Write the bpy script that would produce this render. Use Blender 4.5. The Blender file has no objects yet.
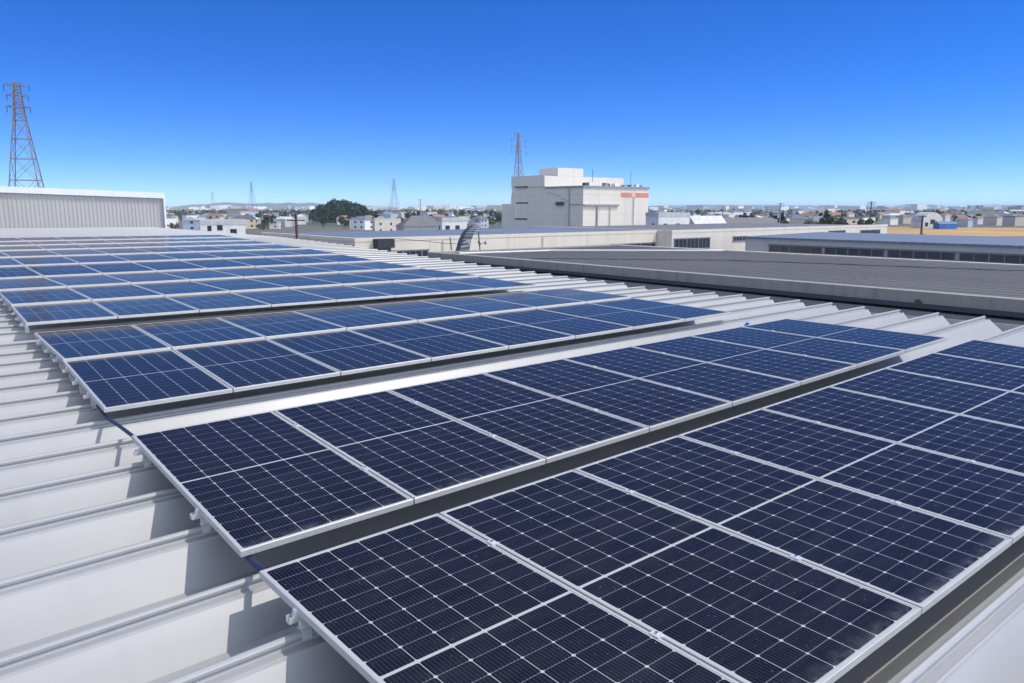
import bpy, math, random
from math import sin, cos, pi, radians, sqrt, atan2, hypot
from mathutils import Vector, Matrix

# ------------------------------------------------------------------ camera, sky, sun, exposure
SC = bpy.context.scene
F_PX, YAW, PITCH = 775.1, radians(38.8956), math.atan(133.5 / 775.1)
CAM = Vector((-1.2755, -3.4664, 1.5904))
SUN = Vector((0.45, -0.35, 0.82)).normalized()

fw = Vector((cos(PITCH) * sin(YAW), cos(PITCH) * cos(YAW), -sin(PITCH)))
rt = Vector((cos(YAW), -sin(YAW), 0))
up = rt.cross(fw)
cd = bpy.data.cameras.new('camera')
cam = bpy.data.objects.new('camera', cd)
SC.collection.objects.link(cam)
cam.matrix_world = Matrix(((rt.x, up.x, -fw.x, CAM.x), (rt.y, up.y, -fw.y, CAM.y), (rt.z, up.z, -fw.z, CAM.z), (0, 0, 0, 1)))
cd.sensor_width = 36.0
cd.lens = F_PX / 1024 * 36
cd.clip_start, cd.clip_end = 0.05, 60000
SC.camera = cam

w = bpy.data.worlds.new('World')
SC.world = w
w.use_nodes = True
nt = w.node_tree
nt.nodes.clear()
sky = nt.nodes.new('ShaderNodeTexSky')
sky.sky_type = 'NISHITA'
sky.sun_disc = False
sky.sun_elevation = math.asin(SUN.z)
sky.sun_rotation = atan2(SUN.x, SUN.y)
sky.altitude = 5000
sky.air_density = 1.0
sky.dust_density = 0.0
sky.ozone_density = 10.0
bg = nt.nodes.new('ShaderNodeBackground')
bg.inputs['Strength'].default_value = 0.145
hs = nt.nodes.new('ShaderNodeHueSaturation')
hs.inputs['Saturation'].default_value = 1.18
hs.inputs['Hue'].default_value = .511
hs.inputs['Value'].default_value = .96
# added fill: sky overhead paled and brightened to lift shaded parts
sky_fill = nt.nodes.new('ShaderNodeHueSaturation')
sky_fill.inputs['Saturation'].default_value = .36
sky_fill.inputs['Value'].default_value = 2.9
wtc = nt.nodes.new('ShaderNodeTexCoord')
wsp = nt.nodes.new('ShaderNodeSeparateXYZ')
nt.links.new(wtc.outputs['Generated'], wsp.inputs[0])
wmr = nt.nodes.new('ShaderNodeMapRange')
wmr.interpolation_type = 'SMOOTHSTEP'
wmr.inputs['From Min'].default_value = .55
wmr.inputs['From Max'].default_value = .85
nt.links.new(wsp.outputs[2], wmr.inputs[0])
# same added fill in the unseen sky behind the camera, for camera-facing shade
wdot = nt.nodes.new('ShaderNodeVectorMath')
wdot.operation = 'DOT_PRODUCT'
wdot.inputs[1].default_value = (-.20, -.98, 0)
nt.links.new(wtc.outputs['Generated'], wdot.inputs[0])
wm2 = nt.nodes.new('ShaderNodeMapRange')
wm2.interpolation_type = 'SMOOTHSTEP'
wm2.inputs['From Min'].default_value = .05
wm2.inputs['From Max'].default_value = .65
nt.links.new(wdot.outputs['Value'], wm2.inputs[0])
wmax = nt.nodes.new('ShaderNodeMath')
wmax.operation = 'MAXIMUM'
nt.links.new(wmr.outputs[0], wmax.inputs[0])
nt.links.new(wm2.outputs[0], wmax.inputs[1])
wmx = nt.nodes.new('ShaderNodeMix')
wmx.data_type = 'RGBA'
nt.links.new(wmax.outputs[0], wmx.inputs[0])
wo = nt.nodes.new('ShaderNodeOutputWorld')
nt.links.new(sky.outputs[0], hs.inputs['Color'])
nt.links.new(sky.outputs[0], sky_fill.inputs['Color'])
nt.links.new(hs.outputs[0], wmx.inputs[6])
nt.links.new(sky_fill.outputs[0], wmx.inputs[7])
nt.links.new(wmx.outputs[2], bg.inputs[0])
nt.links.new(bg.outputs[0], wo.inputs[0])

sl = bpy.data.lights.new('sun', 'SUN')
sl.energy = 2.7
sl.angle = radians(0.53)
sl.color = (1.0, 0.93, 0.83)
so = bpy.data.objects.new('sun', sl)
SC.collection.objects.link(so)
so.rotation_euler = SUN.to_track_quat('Z', 'Y').to_euler()

SC.view_settings.view_transform = 'Standard'
SC.view_settings.look = 'None'
SC.view_settings.exposure = 0.35
SC.view_settings.gamma = 1.0
SC.view_settings.use_curve_mapping = False
SC.cycles.volume_max_steps = 64
SC.cycles.volume_bounces = 1

random.seed(7)
COL = SC.collection


# ------------------------------------------------------------------ helpers
def ray(px, py):
    return rt * ((px - 512) / F_PX) - up * ((py - 341.5) / F_PX) + fw


def at_dist(px, py, d):
    r = ray(px, py)
    return CAM + r * (d / hypot(r.x, r.y))


def ang(px, d):
    p = at_dist(px, 208, d)
    return p.x, p.y


class MB:
    """collects faces and links them as one mesh object"""

    def __init__(self):
        self.v, self.f, self.m, self.uv = [], [], [], {}

    def quad(self, a, b, c, d, mi=0):
        n = len(self.v)
        self.v += [tuple(a), tuple(b), tuple(c), tuple(d)]
        self.f.append((n, n + 1, n + 2, n + 3))
        self.m.append(mi)

    def poly(self, pts, mi=0):
        n = len(self.v)
        self.v += [tuple(p) for p in pts]
        self.f.append(tuple(range(n, n + len(pts))))
        self.m.append(mi)

    def hexa(self, p, mi=0):
        """p: 8 corners, bottom four then top four, both counter-clockwise from above"""
        n = len(self.v)
        self.v += [tuple(q) for q in p]
        for f in ((3, 2, 1, 0), (4, 5, 6, 7), (0, 1, 5, 4), (1, 2, 6, 5), (2, 3, 7, 6), (3, 0, 4, 7)):
            self.f.append(tuple(n + i for i in f))
            self.m.append(mi)

    def box(self, x0, x1, y0, y1, z0, z1, mi=0):
        self.hexa([(x0, y0, z0), (x1, y0, z0), (x1, y1, z0), (x0, y1, z0),
                   (x0, y0, z1), (x1, y0, z1), (x1, y1, z1), (x0, y1, z1)], mi)

    def bar(self, a, b, r, n=4, mi=0, r2=None):
        a, b = Vector(a), Vector(b)
        r2 = r if r2 is None else r2
        d = (b - a).normalized()
        s = d.cross(Vector((0, 0, 1)) if abs(d.z) < .95 else Vector((1, 0, 0))).normalized()
        t = d.cross(s)
        k = len(self.v)
        for p, q in ((a, r), (b, r2)):
            for i in range(n):
                an = 2 * pi * (i + .5) / n
                self.v.append(tuple(p + s * (cos(an) * q) + t * (sin(an) * q)))
        for i in range(n):
            j = (i + 1) % n
            self.f.append((k + i, k + j, k + n + j, k + n + i))
            self.m.append(mi)
        self.f.append(tuple(k + n - 1 - i for i in range(n)))
        self.m.append(mi)
        self.f.append(tuple(k + n + i for i in range(n)))
        self.m.append(mi)

    def tube(self, pts, r, n=8, mi=0):
        for a, b in zip(pts, pts[1:]):
            self.bar(a, b, r, n, mi)

    def mesh(self, name, mats, smooth=False):
        me = bpy.data.meshes.new(name)
        me.from_pydata(self.v, [], self.f)
        for m in (mats if isinstance(mats, (list, tuple)) else [mats]):
            me.materials.append(m)
        me.polygons.foreach_set('material_index', self.m)
        if smooth:
            me.polygons.foreach_set('use_smooth', [True] * len(me.polygons))
        me.update()
        return me

    def build(self, name, mats, parent=None, smooth=False):
        o = bpy.data.objects.new(name, self.mesh(name, mats, smooth))
        COL.objects.link(o)
        if parent:
            o.parent = parent
            o.matrix_parent_inverse = Matrix.Identity(4)
            if 'local' not in self.uv:
                o.matrix_parent_inverse = parent_world(parent).inverted()
        return o


def parent_world(o):
    m = Matrix.LocRotScale(o.location, o.rotation_euler, o.scale)
    if o.parent:
        return parent_world(o.parent) @ o.matrix_parent_inverse @ m
    return m


def tag(o, label=None, cat=None, group=None, kind=None):
    if label:
        o['label'] = label
    if cat:
        o['category'] = cat
    if group:
        o['group'] = group
    if kind:
        o['kind'] = kind
    return o


def thing(name, loc, label, cat, group=None):
    o = bpy.data.objects.new(name, None)
    o.empty_display_size = .2
    o.location = loc
    COL.objects.link(o)
    return tag(o, label, cat, group)


# ------------------------------------------------------------------ materials
def mat(name, col, rough=.6, metal=0.0, noise=None, spec=None, bump=None):
    """noise = (scale, amount, detail) mottles the colour; bump = (scale, strength)"""
    m = bpy.data.materials.new(name)
    m.use_nodes = True
    t = m.node_tree
    b = t.nodes['Principled BSDF']
    b.inputs['Base Color'].default_value = (*col, 1)
    b.inputs['Roughness'].default_value = rough
    b.inputs['Metallic'].default_value = metal
    if spec is not None:
        b.inputs['Specular IOR Level'].default_value = spec
    tc = t.nodes.new('ShaderNodeTexCoord')
    if noise:
        n = t.nodes.new('ShaderNodeTexNoise')
        n.inputs['Scale'].default_value = noise[0]
        n.inputs['Detail'].default_value = noise[2] if len(noise) > 2 else 6
        n.inputs['Roughness'].default_value = .65
        t.links.new(tc.outputs['Object'], n.inputs['Vector'])
        r = t.nodes.new('ShaderNodeValToRGB')
        a = noise[1]
        r.color_ramp.elements[0].position = .3
        r.color_ramp.elements[1].position = .7
        r.color_ramp.elements[0].color = (*[c * (1 - a) for c in col], 1)
        r.color_ramp.elements[1].color = (*[min(1, c * (1 + a)) for c in col], 1)
        t.links.new(n.outputs[0], r.inputs[0])
        t.links.new(r.outputs[0], b.inputs['Base Color'])
    if bump:
        n2 = t.nodes.new('ShaderNodeTexNoise')
        n2.inputs['Scale'].default_value = bump[0]
        t.links.new(tc.outputs['Object'], n2.inputs['Vector'])
        bp = t.nodes.new('ShaderNodeBump')
        bp.inputs['Strength'].default_value = bump[1]
        bp.inputs['Distance'].default_value = .02
        t.links.new(n2.outputs[0], bp.inputs['Height'])
        t.links.new(bp.outputs[0], b.inputs['Normal'])
    return m


class NB:
    """tiny node-math builder"""

    def __init__(self, t):
        self.t = t

    def m(self, op, a, b=None, c=None):
        n = self.t.nodes.new('ShaderNodeMath')
        n.operation = op
        for i, x in enumerate((a, b, c)):
            if x is None:
                continue
            if isinstance(x, (int, float)):
                n.inputs[i].default_value = x
            else:
                self.t.links.new(x, n.inputs[i])
        return n.outputs[0]

    def mix(self, f, a, b):
        n = self.t.nodes.new('ShaderNodeMix')
        n.data_type = 'RGBA'
        for i, x in ((0, f), (6, a), (7, b)):
            if isinstance(x, (int, float)):
                n.inputs[i].default_value = x
            elif isinstance(x, tuple):
                n.inputs[i].default_value = (*x, 1)
            else:
                self.t.links.new(x, n.inputs[i])
        return n.outputs[2]

    def noise(self, vec, scale, detail=4, rough=.6):
        n = self.t.nodes.new('ShaderNodeTexNoise')
        n.inputs['Scale'].default_value = scale
        n.inputs['Detail'].default_value = detail
        n.inputs['Roughness'].default_value = rough
        self.t.links.new(vec, n.inputs['Vector'])
        return n.outputs[0]

    def scale(self, vec, s):
        n = self.t.nodes.new('ShaderNodeMapping')
        n.inputs['Scale'].default_value = s
        self.t.links.new(vec, n.inputs['Vector'])
        return n.outputs[0]

    def step(self, x, lo, hi):
        n = self.t.nodes.new('ShaderNodeMapRange')
        n.inputs['From Min'].default_value = lo
        n.inputs['From Max'].default_value = hi
        self.t.links.new(x, n.inputs['Value'])
        return n.outputs[0]


PW, PLEN = 1.03, 2.085          # glass size the cell pattern is laid out for


def cell_material():
    m = bpy.data.materials.new('solar cells under glass')
    m.use_nodes = True
    t = m.node_tree
    b = t.nodes['Principled BSDF']
    k = NB(t)
    uv = t.nodes.new('ShaderNodeTexCoord').outputs['UV']
    sp = t.nodes.new('ShaderNodeSeparateXYZ')
    t.links.new(uv, sp.inputs[0])
    X, Y = sp.outputs[0], sp.outputs[1]          # metres on the glass
    mx, my, mid = .009, .010, .008
    px = (PW - 2 * mx) / 6
    py = (PLEN / 2 - my - mid) / 9
    cx = k.m('DIVIDE', k.m('SUBTRACT', X, mx), px)
    yy = k.m('SUBTRACT', k.m('ABSOLUTE', k.m('SUBTRACT', Y, PLEN / 2)), mid)
    cy = k.m('DIVIDE', yy, py)
    dx = k.m('MULTIPLY', k.m('ABSOLUTE', k.m('SUBTRACT', cx, k.m('ROUND', cx))), px)
    dy = k.m('MULTIPLY', k.m('ABSOLUTE', k.m('SUBTRACT', cy, k.m('ROUND', cy))), py)
    # chamfered corners of each whole wafer leave a diamond, half-size notches on the cut side
    odd = k.m('ABSOLUTE', k.m('SUBTRACT', k.m('MODULO', k.m('ROUND', cy), 2), 0))
    dia = k.m('LESS_THAN', k.m('ADD', dx, dy), k.m('ADD', .0090, k.m('MULTIPLY', odd, .0025)))
    lx = k.m('LESS_THAN', dx, .0016)
    dash = k.m('ADD', .30, k.m('MULTIPLY', k.m('GREATER_THAN', k.m('FRACT', k.m('MULTIPLY', cx, 9)), .42), .35))
    ly = k.m('MULTIPLY', k.m('LESS_THAN', dy, .0012), dash)
    edge = k.m('MAXIMUM', k.m('LESS_THAN', k.m('MINIMUM', X, k.m('SUBTRACT', PW, X)), mx),
               k.m('LESS_THAN', k.m('MINIMUM', Y, k.m('SUBTRACT', PLEN, Y)), my))
    gap = k.m('LESS_THAN', yy, 0.0)
    mask = k.m('MAXIMUM', k.m('MAXIMUM', k.m('MAXIMUM', dia, lx), k.m('MAXIMUM', ly, edge)), gap)
    # busbars, nine per cell, along the long side
    bx = k.m('FRACT', k.m('ADD', k.m('MULTIPLY', cx, 9), .5))
    bus = k.m('MULTIPLY', k.m('LESS_THAN', k.m('ABSOLUTE', k.m('SUBTRACT', bx, .5)), .045), .16)
    obj = t.nodes.new('ShaderNodeTexCoord').outputs['Object']
    info = t.nodes.new('ShaderNodeObjectInfo').outputs['Random']
    # each cell differs a little from its neighbours
    cb = t.nodes.new('ShaderNodeCombineXYZ')
    t.links.new(k.m('FLOOR', cx), cb.inputs[0])
    t.links.new(k.m('FLOOR', k.m('DIVIDE', k.m('ADD', Y, 0.0), py)), cb.inputs[1])
    t.links.new(k.m('MULTIPLY', info, 97), cb.inputs[2])
    wn = t.nodes.new('ShaderNodeTexWhiteNoise')
    t.links.new(cb.outputs[0], wn.inputs['Vector'])
    cellc = k.mix(wn.outputs[0], (.0060, .0068, .0155), (.0090, .0100, .0215))
    cellc = k.mix(k.m('MULTIPLY', info, .6), cellc, (.0070, .0088, .024))
    c1 = k.mix(bus, cellc, (.30, .31, .34))
    c2 = k.mix(k.m('MULTIPLY', mask, .92), c1, (.44, .45, .455))
    # dust film: wipe marks and specks
    st = k.noise(k.scale(obj, (1.0, 5.0, 1.0)), 2.2, 6, .7)
    film = k.m('MULTIPLY', k.step(st, .42, .80), .024)
    sk = k.noise(obj, 85, 2, .5)
    film = k.m('ADD', film, k.m('MULTIPLY', k.step(sk, .715, .76), .34))
    # grime that rain leaves along the lower frame edge
    low = k.m('MULTIPLY', k.m('SUBTRACT', 1.0, k.step(Y, .012, .085)), k.step(k.noise(obj, 14, 5, .7), .38, .66))
    film = k.m('ADD', film, k.m('MULTIPLY', low, .16))
    film = k.m('ADD', film, .003)
    c3 = k.mix(film, c2, (.42, .43, .46))
    rr = k.m('ADD', .11, k.m('MULTIPLY', k.step(st, .35, .8), .14))
    nb = k.noise(obj, 3.0, 3, .5)
    bp = t.nodes.new('ShaderNodeBump')
    bp.inputs['Strength'].default_value = .05
    bp.inputs['Distance'].default_value = .02
    t.links.new(nb, bp.inputs['Height'])
    # cells and backing under an anti-glare glass whose coating takes the blue out of its reflections
    t.nodes.remove(b)
    df = t.nodes.new('ShaderNodeBsdfDiffuse')
    t.links.new(c3, df.inputs['Color'])
    gl = t.nodes.new('ShaderNodeBsdfGlossy')
    gl.inputs['Color'].default_value = (.78, .69, .60, 1)
    t.links.new(rr, gl.inputs['Roughness'])
    t.links.new(bp.outputs[0], gl.inputs['Normal'])
    fr = t.nodes.new('ShaderNodeFresnel')
    fr.inputs['IOR'].default_value = 1.27
    mx_ = t.nodes.new('ShaderNodeMixShader')
    t.links.new(fr.outputs[0], mx_.inputs[0])
    t.links.new(df.outputs[0], mx_.inputs[1])
    t.links.new(gl.outputs[0], mx_.inputs[2])
    t.links.new(mx_.outputs[0], t.nodes['Material Output'].inputs['Surface'])
    return m


def roof_metal():
    m = bpy.data.materials.new('weathered folded sheet metal')
    m.use_nodes = True
    t = m.node_tree
    b = t.nodes['Principled BSDF']
    k = NB(t)
    obj = t.nodes.new('ShaderNodeTexCoord').outputs['Object']
    n1 = k.noise(k.scale(obj, (.35, 2.2, 2.2)), 1.6, 6, .6)
    n2 = k.noise(k.scale(obj, (6.0, .8, .8)), 2.0, 5, .6)      # faint run-off streaks down the webs
    n3 = k.noise(obj, 9.0, 6, .7)
    c = k.mix(k.step(n1, .3, .72), (.30, .309, .318), (.345, .350, .354))
    c = k.mix(k.m('MULTIPLY', k.step(n2, .5, .8), .22), c, (.25, .259, .27))
    c = k.mix(k.m('MULTIPLY', k.step(n3, .62, .82), .12), c, (.225, .220, .21))
    t.links.new(c, b.inputs['Base Color'])
    b.inputs['Metallic'].default_value = .14
    b.inputs['Coat Weight'].default_value = .3
    b.inputs['Coat Roughness'].default_value = .28
    b.inputs['Coat IOR'].default_value = 1.5
    r = k.m('ADD', .43, k.m('MULTIPLY', n1, .18))
    t.links.new(r, b.inputs['Roughness'])
    bp = t.nodes.new('ShaderNodeBump')
    bp.inputs['Strength'].default_value = .12
    bp.inputs['Distance'].default_value = .03
    t.links.new(k.noise(k.scale(obj, (.5, 1.5, 1.5)), 2.0, 2, .5), bp.inputs['Height'])
    t.links.new(bp.outputs[0], b.inputs['Normal'])
    return m


def striped_roof(name, ca, cb, axis, pitch):
    """sheet roofing with narrow raised seams"""
    m = bpy.data.materials.new(name)
    m.use_nodes = True
    t = m.node_tree
    b = t.nodes['Principled BSDF']
    k = NB(t)
    obj = t.nodes.new('ShaderNodeTexCoord').outputs['Object']
    sp = t.nodes.new('ShaderNodeSeparateXYZ')
    t.links.new(obj, sp.inputs[0])
    fr = k.m('FRACT', k.m('DIVIDE', sp.outputs[axis], pitch))
    tri = k.m('ABSOLUTE', k.m('SUBTRACT', fr, .5))
    n1 = k.noise(k.scale(obj, (.5, .12, 1) if axis == 0 else (.12, .5, 1)), 1.2, 6, .65)
    n2 = k.noise(obj, .35, 5, .7)
    c = k.mix(k.step(n1, .3, .7), ca, cb)
    c = k.mix(k.m('MULTIPLY', k.step(n2, .45, .75), .35), c, tuple(x * .72 for x in ca))
    c = k.mix(k.m('MULTIPLY', k.step(tri, .38, .44), .55), c, tuple(x * .55 for x in ca))
    t.links.new(c, b.inputs['Base Color'])
    b.inputs['Roughness'].default_value = .62
    bp = t.nodes.new('ShaderNodeBump')
    bp.inputs['Strength'].default_value = .6
    bp.inputs['Distance'].default_value = .02
    t.links.new(k.step(tri, .36, .46), bp.inputs['Height'])
    t.links.new(bp.outputs[0], b.inputs['Normal'])
    return m


def stained_wall(name, col, stain, scale=.5, amt=.5, panel=None):
    m = bpy.data.materials.new(name)
    m.use_nodes = True
    t = m.node_tree
    b = t.nodes['Principled BSDF']
    k = NB(t)
    obj = t.nodes.new('ShaderNodeTexCoord').outputs['Object']
    n1 = k.noise(k.scale(obj, (1, 1, .12)), scale * 3, 6, .65)
    n2 = k.noise(obj, scale, 6, .65)
    c = k.mix(k.m('MULTIPLY', k.step(n1, .48, .80), amt), col, stain)
    c = k.mix(k.m('MULTIPLY', k.step(n2, .45, .75), amt * .5), c, tuple(x * .85 for x in col))
    if panel:
        sp = t.nodes.new('ShaderNodeSeparateXYZ')
        t.links.new(obj, sp.inputs[0])
        s = k.m('ADD', sp.outputs[0], sp.outputs[1])
        jx = k.m('LESS_THAN', k.m('FRACT', k.m('DIVIDE', s, panel[0])), panel[2] / panel[0])
        jz = k.m('LESS_THAN', k.m('FRACT', k.m('DIVIDE', sp.outputs[2], panel[1])), panel[2] / panel[1])
        c = k.mix(k.m('MULTIPLY', k.m('MAXIMUM', jx, jz), .35), c, stain)
    t.links.new(c, b.inputs['Base Color'])
    b.inputs['Roughness'].default_value = .85
    return m


M = dict(
    cells=cell_material(),
    alu=mat('anodised aluminium frame', (.50, .50, .485), .42, .3, noise=(6, .06)),
    roof=roof_metal(),
    zinc=mat('galvanised bracket steel', (.62, .63, .64), .4, .35, noise=(25, .12)),
    bolt=mat('stainless bolt', (.55, .55, .56), .25, .95),
    blue=mat('blue ribbed conduit', (.012, .020, .06), .45, 0, noise=(30, .25)),
    bluelight=mat('bright blue plastic', (.03, .16, .62), .5),
    wall_grey=stained_wall('grey ribbed wall paint', (.42, .405, .39), (.31, .295, .28), .6, .4),
    fascia=mat('pale metal fascia', (.70, .71, .72), .45, .2, noise=(2, .05)),
    cream=stained_wall('cream rendered wall', (.66, .60, .50), (.36, .32, .26), .35, .45, (5.5, 50, .05)),
    white_wall=stained_wall('off white wall panels', (.63, .585, .51), (.38, .35, .32), .35, .35, (6, 50, .05)),
    concrete=stained_wall('weathered concrete', (.29, .285, .245), (.13, .128, .115), 1.2, .8),
    grey_panel=stained_wall('grey cement wall boards', (.46, .45, .435), (.34, .33, .32), .5, .35),
    slate=striped_roof('dark slate coloured sheet roof', (.100, .096, .083), (.132, .126, .110), 0, .46),
    blue_roof=striped_roof('blue grey metal roof', (.13, .17, .235), (.155, .195, .265), 1, .45),
    flat_grey=striped_roof('grey membrane roof', (.19, .19, .20), (.23, .23, .235), 0, 1.2),
    flat_dark=striped_roof('dark membrane roof', (.15, .15, .155), (.19, .185, .18), 0, 1.2),
    pane=mat('dark window glass', (.03, .04, .055), .08, 0, spec=.6),
    window_frame=mat('grey window frame', (.16, .17, .185), .5, .2),
    black=mat('black painted metal', (.022, .024, .028), .55),
    ductgrey=mat('dull grey duct sheet', (.12, .125, .135), .45, .3, noise=(4, .3)),
    darkgrey=mat('dark grey metal', (.07, .072, .078), .5, .2),
    gasket=mat('bluish grey downpipe', (.27, .275, .30), .5),
    big=stained_wall('pale factory cladding', (.70, .645, .56), (.36, .35, .35), .10, .35, (8.5, 4.6, .12)),
    red=mat('faded red sign paint', (.62, .235, .17), .7, 0, noise=(.6, .18)),
    redpale=mat('pale pink sign emblem', (.72, .48, .40), .7),
    rust=mat('rust brown pole', (.085, .045, .035), .75, 0, noise=(3, .35)),
    pylon_red=mat('weathered reddish steel', (.21, .185, .18), .6, .3, noise=(.6, .25)),
    pylon=mat('grey galvanised steel', (.26, .275, .30), .55, .3, noise=(.6, .2)),
    leafd=mat('dark evergreen leaves', (.026, .046, .022), .75, 0, noise=(.55, .65, 3)),
    leaf=mat('green leaves', (.05, .075, .03), .75, 0, noise=(.6, .6, 3)),
    leafy=mat('yellow green leaves', (.12, .125, .05), .75, 0, noise=(.6, .5, 3)),
    bark=mat('brown bark', (.07, .05, .035), .9, 0, noise=(4, .3)),
)


# ------------------------------------------------------------------ the shape of the factory roof (it is slightly twisted)
WP = 1.05                       # one panel pitch
E = dict(zip('b1 a1 b2 a2 b3 m3 a3 b4 m4 a4 l5 l6 l7 l8 l10 l11'.split(), [
    [-2.0342, -0.0824, 0.0285, 0.0236, 0.9985], [0, 0.0001, 0.0298, -0.0405, 0.9846], [0.2608, -0.0095, 0.0276, -0.0319, 0.9862],
    [2.264, 0.0432, 0.0121, -0.045, 0.9899], [3.0248, 0.0694, 0.0097, -0.0556, 0.9748], [5.0325, 0.0909, 0.0046, 0.0053, 0.9926],
    [7.0176, 0.0956, -0.0022, 0.0309, 1.0394], [7.2936, 0.1443, -0.0052, -0.0073, 0.9925], [9.3072, 0.1691, -0.0042, 0.0746, 1.0037],
    [11.3036, 0.2163, -0.0023, 0.1075, 0.9839], [13.2896, 0.2587, -0.001, 0.039, 0.9943], [15.3126, 0.3407, -0.0034, -0.0175, 1.0093],
    [17.3414, 0.4084, -0.0045, -0.0193, 1.0101], [19.3804, 0.4664, -0.0048, -0.009, 0.9944], [23.2455, 0.5519, -0.0047, 0.03, 1.0115],
    [25.1314, 0.6038, -0.0071, -0.0846, 1.042]]))
E['l9'] = [(a + b) / 2 for a, b in zip(E['l8'], E['l10'])]
KN = [(-14, -.36, .0285)] + [(e[0] * WP, e[1] * WP, e[2]) for e in sorted(E.values())] + [(45, .66, -.006), (60, .66, -.006)]


def surf(x, y):
    for (y0, z0, s0), (y1, z1, s1) in zip(KN, KN[1:]):
        if y <= y1:
            t = (y - y0) / (y1 - y0) if y1 > y0 else 0
            return z0 + (z1 - z0) * t + (s0 + (s1 - s0) * t) * (x - 4 * WP)
    return KN[-1][1]


GROUND = -9.0
EAVE_X, ROOF_X0, ROOF_Y0, ROOF_Y1 = 11.1, -14.0, -12.0, 45.0


def rib_y(k):
    if k >= 5:
        return 3.275 + .595 * (k - 5)
    if k <= -1:
        return -.40 + .613 * (k + 1)
    return (.21, .93, 1.56, 2.15, 2.71)[k]



# ------------------------------------------------------------------ ground
def ground_material():
    m = bpy.data.materials.new('town ground')
    m.use_nodes = True
    t = m.node_tree
    b = t.nodes['Principled BSDF']
    k = NB(t)
    obj = t.nodes.new('ShaderNodeTexCoord').outputs['Object']
    vo = t.nodes.new('ShaderNodeTexVoronoi')
    vo.inputs['Scale'].default_value = .018
    t.links.new(obj, vo.inputs['Vector'])
    sp = t.nodes.new('ShaderNodeSeparateColor')
    t.links.new(vo.outputs['Color'], sp.inputs[0])
    n1 = k.noise(obj, .05, 6, .7)
    c = k.mix(sp.outputs[0], (.055, .075, .035), (.17, .15, .11))
    c = k.mix(k.step(sp.outputs[1], .62, .66), c, (.11, .11, .115))
    c = k.mix(k.m('MULTIPLY', k.step(n1, .45, .7), .6), c, (.07, .08, .045))
    t.links.new(c, b.inputs['Base Color'])
    b.inputs['Roughness'].default_value = .95
    return m


g = MB()
g.quad((-14000, -14000, GROUND), (14000, -14000, GROUND), (14000, 14000, GROUND), (-14000, 14000, GROUND))
tag(g.build('ground', ground_material()), kind='structure')

f = MB()
f.quad((262, 158, GROUND + .05), (350, 92, GROUND + .05), (500, 118, GROUND + .05), (430, 222, GROUND + .05))
tag(f.build('field', mat('ripe straw field', (.42, .27, .10), .95, 0, noise=(.03, .22, 8), bump=(3, .6))), kind='structure')

yard = MB()
yard.quad((-60, -60, GROUND + .02), (118, -60, GROUND + .02), (118, 110, GROUND + .02), (-60, 110, GROUND + .02))
tag(yard.build('pavement', mat('factory yard asphalt', (.06, .06, .062), .9, 0, noise=(.3, .2))), kind='structure')


def ridge(name, a0, a1, dist, hs, depth, seed):
    """a low range of hills between two picture columns: real slopes with a back side"""
    rnd = random.Random(seed)
    mb = MB()
    n = 70
    prof = []
    ph = [rnd.uniform(0, 6.28) for _ in range(6)]
    for i in range(n + 1):
        t = i / n
        h = sum(sin(t * fq * 6.28 + p) * am for fq, am, p in ((1.3, .30, ph[0]), (2.7, .22, ph[1]), (5.1, .16, ph[2]), (11, .08, ph[3]), (23, .05, ph[4])))
        env = min(1, t * 6, (1 - t) * 6)
        prof.append(hs * env * max(.15, .62 + h * .55))
    rows = []
    for i in range(n + 1):
        px = a0 + (a1 - a0) * i / n
        row = []
        for s, q in ((-1, 0), (-.55, .42), (-.2, .85), (0, 1), (.3, .75), (1, 0)):
            x, y = ang(px, dist + s * depth)
            row.append((x, y, GROUND - .5 + prof[i] * q * (1 + .1 * rnd.uniform(-1, 1))))
        rows.append(row)
    for r0, r1 in zip(rows, rows[1:]):
        for j in range(5):
            mb.quad(r0[j], r1[j], r1[j + 1], r0[j + 1])
    return tag(mb.build(name, mat('wooded hillside', (.055, .075, .05), .95, 0, noise=(.004, .4, 8)), smooth=True), kind='structure')


ridge('hills', -60, 420, 6200, 62, 900, 3)
ridge('hills', 860, 1180, 8800, 66, 1200, 8)
ridge('hills', 380, 980, 9500, 55, 1000, 12)

# ------------------------------------------------------------------ the factory whose roof carries the panels
factory = thing('factory_building', (0, 0, GROUND), 'factory under the camera with a wide pale folded metal roof carrying the solar panels', 'building')


def rib_profile():
    p = [(.30, -.220), (.225, -.220), (.075, -.062), (.066, -.053), (.016, -.051), (.009, -.036)]
    for i in range(9):
        a = radians(-50 + i * 280 / 8)
        p.append((.020 * cos(a), -.020 + .020 * sin(a)))
    p += [(-.009, -.036), (-.016, -.051), (-.062, -.052), (-.066, -.045), (-.074, -.047), (-.080, -.058), (-.225, -.220), (-.30, -.220)]
    return p


rp = rib_profile()
rb = MB()
k0, k1 = -19, 75
for kk in range(k0, k1 + 1):
    yc = rib_y(kk)
    hf, hn = (rib_y(kk + 1) - yc) / .6, (yc - rib_y(kk - 1)) / .6
    rng = random.Random(kk)
    jit = rng.uniform(-.008, .008)
    ex = EAVE_X + rng.uniform(-.015, .015)
    n0 = len(rb.v)
    xs = (ROOF_X0, -2.0, 4.0, ex)
    for x in xs:
        for j, (dy, dz) in enumerate(rp):
            edge = j in (0, len(rp) - 1)
            if abs(dy) > .1:
                dy *= hf if dy > 0 else hn
            # the two trough edges follow the neighbours so the sheets meet
            z = surf(x, yc + dy) - .12 + dz
            rb.v.append((x, yc + dy + (0 if edge else jit), z))
    q = len(rp)
    for s in range(len(xs) - 1):
        for j in range(q - 1):
            a = n0 + s * q + j
            rb.f.append((a, a + 1, a + q + 1, a + q))
            rb.m.append(0)
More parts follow.
